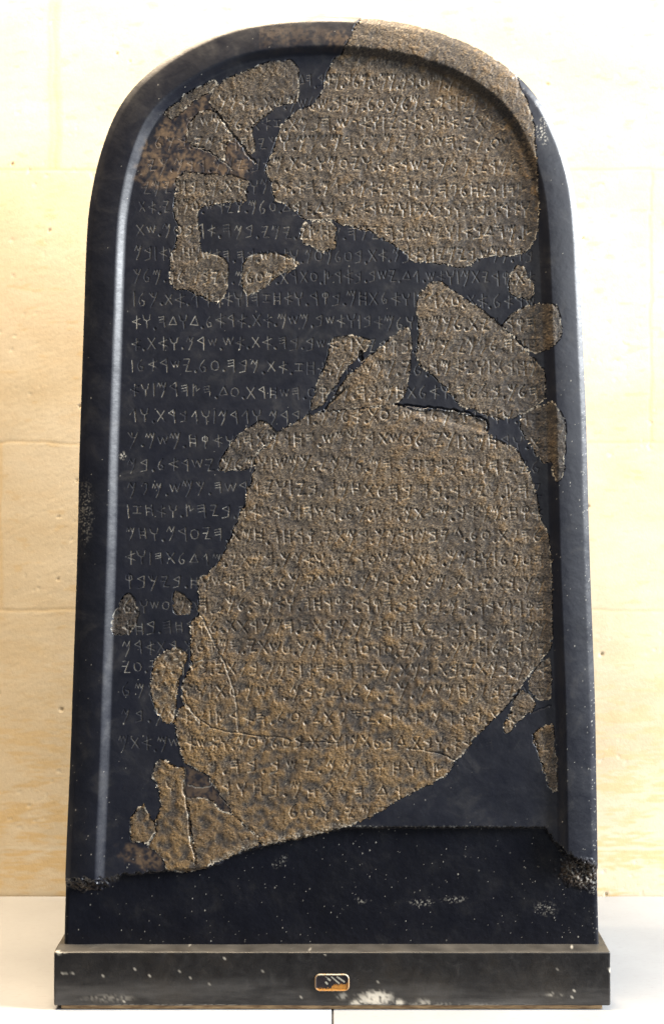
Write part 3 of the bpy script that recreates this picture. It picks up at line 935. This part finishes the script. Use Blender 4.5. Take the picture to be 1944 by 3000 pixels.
# plaster: lettering, slight trough beside the stone, sunk under the stone
Hp = H - carve * 0.55 * pl_text
Hp -= 2.2 * sst(0.22, 0.5, edge_soft) * sst(-0.3, 0.8, -n_run)
Hp -= cracks * 0.8
Hp = np.where(fcount == 4, H - 5.0, Hp)
pl_chalk = np.clip(np.maximum(chalk, crc * 0.7), 0, 1)
pl_chalk = np.maximum(pl_chalk, 0.85 * sst(0.28, 0.5, edge_soft) * sst(0.15, 1.1, n_edge + 0.35 * n_spk))

Xf, Zf, Hf = XS.ravel(), ZS.ravel(), Hp.ravel()
def make_part(name, mask, heights, skirt, mat, attrs, back=None):
    q = quads_of(mask)
    used, inv = np.unique(q, return_inverse=True)
    q = inv.reshape(-1, 4)
    hv = heights.ravel()[used] / 1000.0
    V = np.stack([Xf[used], -hv, Zf[used]], -1)
    e = border_edges(mask)
    eu, einv = np.unique(e, return_inverse=True)
    einv = einv.reshape(-1, 2)
    n0 = len(V)
    top = np.stack([Xf[eu], -heights.ravel()[eu] / 1000.0, Zf[eu]], -1)       # own copies keep the arris crisp
    bot = top.copy()
    if back is None:
        bot[:, 1] = -(H.ravel()[eu] - skirt) / 1000.0
    else:
        bot[:, 1] = back
    m = len(eu)
    V = np.vstack([V, top, bot])
    sq = np.stack([n0 + einv[:, 1], n0 + einv[:, 0], n0 + m + einv[:, 0], n0 + m + einv[:, 1]], -1)[:, ::-1]
    at = {k: np.concatenate([a.ravel()[used], a.ravel()[eu], a.ravel()[eu]]) for k, a in attrs.items()}
    tris = None
    if back is not None:
        cpt = np.array([[0.0, back, 0.55]])
        V = np.vstack([V, cpt])
        ic = len(V) - 1
        tris = np.stack([n0 + m + einv[:, 0], n0 + m + einv[:, 1], np.full(len(einv), ic)], -1)
        for k in at: at[k] = np.append(at[k], 0.0)
    # parent offset
    V = V - np.array([0, 0.05, 0.005])
    return np_mesh(name, V, np.vstack([q, sq]), mat, stele, at, True, tris)

body = make_part('stele_body', lab >= 0, Hp, 0, M_PL, {'chalk': pl_chalk, 'stain': stain, 'lower_band': lowmask}, back=0.345)
tag(body, 'smooth black plaster body and moulded rim')

grain_all = np.clip(0.5 + 0.16 * n_grn + 0.10 * n_sml, 0, 1)
och_base = sst(0.9, 2.2, n_mid + 0.8 * n_big) * 0.9
low_warm = sst(1500, 2300, PY) * sst(1750, 900, PX) * 0.85
topwarm = 0.5 * sst(1.1, 0.4, blob(1330, 260, 130, 45, 0.45) + 0.15 * n_mid)
cove_rust = 0.8 * sst(6, 1, np.abs(dmm - 50)) * sst(0.0, 1.4, n_mid + 0.4) * (PY < 800)
for k, (poly, th, eck, dk, och) in enumerate(FR):
    msk = lab == k + 1
    if not msk.any(): continue
    mf = np.zeros(SH); mf[:-1, :-1] = msk
    own = blur(mf, GS, 0.0026)
    s = sst(0.46, 0.95, own)
    th2 = th * 0.17
    hh = H + th2 * (0.75 + 0.25 * s) + s * (0.16 * n_mid) + (0.055 * n_sml * (0.4 + 0.6 * s) + 0.075 * n_grn) * np.clip(1 + 0.25 * n_mid + 0.25 * n_big, 0.35, 1.7)
    wc = 1.0 if k in (0, 7, 12) else 0.85
    hh -= wide * 1.15 * wc * sst(-2.2, -0.1, n_mid)
    hh -= cracks + 0.35 * sst(1.5, 2.6, -n_spk)
    if k == 12:   # spalled, sloping upper break of the big piece
        sp = pip(Dd([(330, 950), (640, 965), (820, 1020), (820, 1100), (740, 1075), (680, 1060), (600, 1035), (480, 1005)]), PX, PY)
        spm = blur(sp.astype(float), GS, 0.0020)
        hh -= 1.6 * spm
        hh = hh * (1 - 0.0) - spm * (0.10 * n_sml + 0.13 * n_grn)
    ed = sst(0.80, 0.50, own)
    ck = np.clip(eck * 2.8 * sst(0.68, 0.52, own) * sst(0.0, 0.8, n_run) * sst(-1.2, 0.4, n_spk), 0, 0.9)
    ck = np.maximum(ck, 0.24 * np.clip(wide, 0, 1) * sst(-1.2, 0.8, n_mid + 0.6 * n_edge))  # dust in letter grooves, lightened in colour to echo their lit sides
    ck = np.maximum(ck, 0.75 * crc * sst(-1.0, 0.6, n_mid))
    ck = np.maximum(ck, 0.45 * sst(2.2, 3.2, n_spk))
    if k in (12, 15):     # chalky crumbling lower edge
        lowe = sst(30, 6, np.abs(PY - lowcurve)) * sst(0.0, 1.4, n_spk + 0.5 * n_edge) * (PX < 1080)
        ck = np.maximum(ck, 0.6 * lowe)
    if k == 16:
        ck = np.maximum(ck, 0.5 * sst(1.2, 2.2, n_spk + 0.3 * n_sml))
    oc_ = np.clip(och * (0.2 + och_base) + 0.12 * sst(-0.2, 1.6, n_big + 0.5 * n_mid) + 0.5 * sst(1.6, 2.8, n_sml + 0.5 * n_mid) + low_warm * (0.7 + 0.5 * n_mid) + topwarm + cove_rust * (k == 0), 0, 1)
    dk = {8: .22, 9: .25, 17: .3, 18: .5, 19: .72, 20: .28}.get(k, dk)
    dkk = np.full(SH, dk) + 0.25 * (PX > 1628) * (PY > 900) + 0.42 * sst(0.2, 2.0, -n_mid * 0.7 - 0.9 * n_big)
    o = make_part('basalt_fragment', msk, hh, 7.0, M_ST,
                  {'grain': grain_all, 'ochre': oc_, 'dark': np.clip(dkk, 0, 1), 'chalk': ck})
    if k == 0: tag(o, 'largest upper fragment, carrying part of the rounded rim')
    elif k == 12: tag(o, 'largest fragment, filling the lower half of the field')
    elif k == 16: tag(o, 'small oval fragment speckled with ochre')

# ------------------------------------------------------------------ base block with worn inventory tag
YF = -0.034
xl, zb_ = P(158, 2950, YF); xr, zt_ = P(1787, 2789, YF)
z_bot = 0.0055
base_depth = 0.405
def base_chalk_sheen(co):
    x, y, z = co[:, 0], co[:, 1], co[:, 2]
    from mathutils import noise as mn, Vector
    nz = np.array([mn.fractal(Vector(v) * 260, 0.8, 2.0, 3) for v in co])
    nl = np.array([mn.noise(Vector(v) * 45) for v in co])
    out = np.zeros(len(co))
    def at(px, py, rx, ry, s, thr=0.0):
        cx_, cz_ = P(px, py, YF)
        d = np.hypot((x - cx_) / (rx * K), (z - cz_) / (ry * K))
        return s * sst(1.15, 0.55, d + 0.35 * nz) * sst(thr - 0.35, thr + 0.25, nz + nl * 0.5)
    for a in ((1100, 2925, 55, 22, 1.0, -0.35), (1050, 2938, 28, 9, .9, -0.2), (1170, 2937, 14, 10, .9, -0.2), (1240, 2940, 30, 16, .5, 0),
              (1000, 2918, 18, 12, .45, -.1), (175, 2790, 22, 12, .6, 0.05), (200, 2850, 30, 8, .6, 0.2), (1785, 2842, 4, 8, .9, -.3),
              (1620, 2915, 30, 7, .5, 0.0), (320, 2925, 90, 12, .25, 0.0), (1290, 2945, 300, 5, .4, 0.1), (500, 2946, 300, 5, .35, 0.1)):
        out = np.maximum(out, at(*a))
    front = y < YF + 0.006
    ledge = sst(zt_ - 0.0014, zt_ - 0.0006, z) * (0.75 + 0.5 * nl)  # top ledge lightened: dust plus window sheen put into the colour
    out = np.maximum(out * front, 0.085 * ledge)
    r = np.random.default_rng(8)
    spk = r.random(len(co)) < 0.003
    return np.clip(np.maximum(out, spk * r.random(len(co)) * 0.8), 0, 1)
base = slab('base', xl, xr, YF, YF + base_depth, z_bot, zt_, 0.0022, M_BA, None, cell=0.0026, seed=3, amp=0.0005, chalk=base_chalk_sheen)
base.parent = stele
base.location = (0, -0.05, -0.005)
pad = slab('support_pad', P(178, 0, YF)[0], P(1764, 0, YF)[0], YF + 0.004, YF + base_depth - 0.01, 0.0003, z_bot, 0.0008, M_PD, base,
           cell=0.01, seed=5, amp=0.0003)

# worn oblong tag: raised pale frame, dark and orange paint left on it, stroke marks
def build_tag():
    t = 0.0004
    cx_, cz_ = P(972, 2878.5, YF)
    w2, h2, rad = 51 * K * 0.985, 26 * K * 0.985, 15 * K
    nx, nz = int(2 * w2 / t), int(2 * h2 / t)
    gx, gz = np.linspace(-w2, w2, nx), np.linspace(h2, -h2, nz)
    Xg, Zg = np.meshgrid(gx, gz)
    qx, qz = np.abs(Xg) - (w2 - rad), np.abs(Zg) - (h2 - rad)
    sd = np.hypot(np.maximum(qx, 0), np.maximum(qz, 0)) + np.minimum(np.maximum(qx, qz), 0) - rad   # <0 inside
    ins = sd <= t * 0.4
    n1 = fft_noise(Xg.shape, t, 0.0012, 0.008, 31)
    h = 0.0012 * sst(0.0, -0.0012, sd) - 0.0008 * sst(-0.0014, -0.0026, sd) + 0.00004 * n1
    u, v = (Xg / K + 51) / 102 * 1542 * 0.73 + 230, (26 - Zg / K) / 52 * 560 + 140       # read off the enlarged view
    bound = np.interp(u.ravel(), [230, 330, 620, 780, 800, 860, 960, 1040, 1200, 1300, 1370],
                      [560, 590, 600, 580, 520, 480, 480, 470, 470, 400, 380]).reshape(u.shape) + 14 * n1
    dark = sst(14, -14, v - bound)
    pale = np.zeros(u.shape)
    def seg(x0, y0, x1, y1, hw, s):
        dx, dy = x1 - x0, y1 - y0
        tt = np.clip(((u - x0) * dx + (v - y0) * dy) / (dx * dx + dy * dy), 0, 1)
        return s * sst(hw + 12, hw - 4, np.hypot(u - x0 - tt * dx, v - y0 - tt * dy))
    for a in ((780, 240, 1020, 440, 16, 1), (960, 240, 1180, 390, 22, 1), (670, 300, 730, 340, 26, .9), (600, 410, 640, 450, 26, 1),
              (590, 230, 650, 270, 12, .5)):
        pale = np.maximum(pale, seg(*a))
    fr_n = sst(-1.2, 0.4, n1)
    pale = np.maximum(pale, sst(-0.0019, -0.0010, sd) * (0.30 + 0.6 * fr_n) * (0.55 + 0.45 * (Zg > h2 * .5)))
    dark *= 1 - sst(-0.0017, -0.0010, sd)
    idx = np.arange(nx * nz).reshape(nz, nx)
    c = ins[:-1, :-1] & ins[1:, :-1] & ins[:-1, 1:] & ins[1:, 1:]
    i, j = np.nonzero(c)
    Q = np.stack([idx[i + 1, j], idx[i + 1, j + 1], idx[i, j + 1], idx[i, j]], -1)
    V = np.stack([Xg + cx_, YF - 0.0005 - h + 0.001 * (sd > -t * 0.6), Zg + cz_], -1).reshape(-1, 3)
    used, inv = np.unique(Q, return_inverse=True)
    o = np_mesh('inventory_tag', V[used], inv.reshape(-1, 4), M_TG, base,
                {'dark': dark.ravel()[used], 'pale': pale.ravel()[used]})
    tag(o, 'small worn oblong tag with orange and black paint remains')
build_tag()
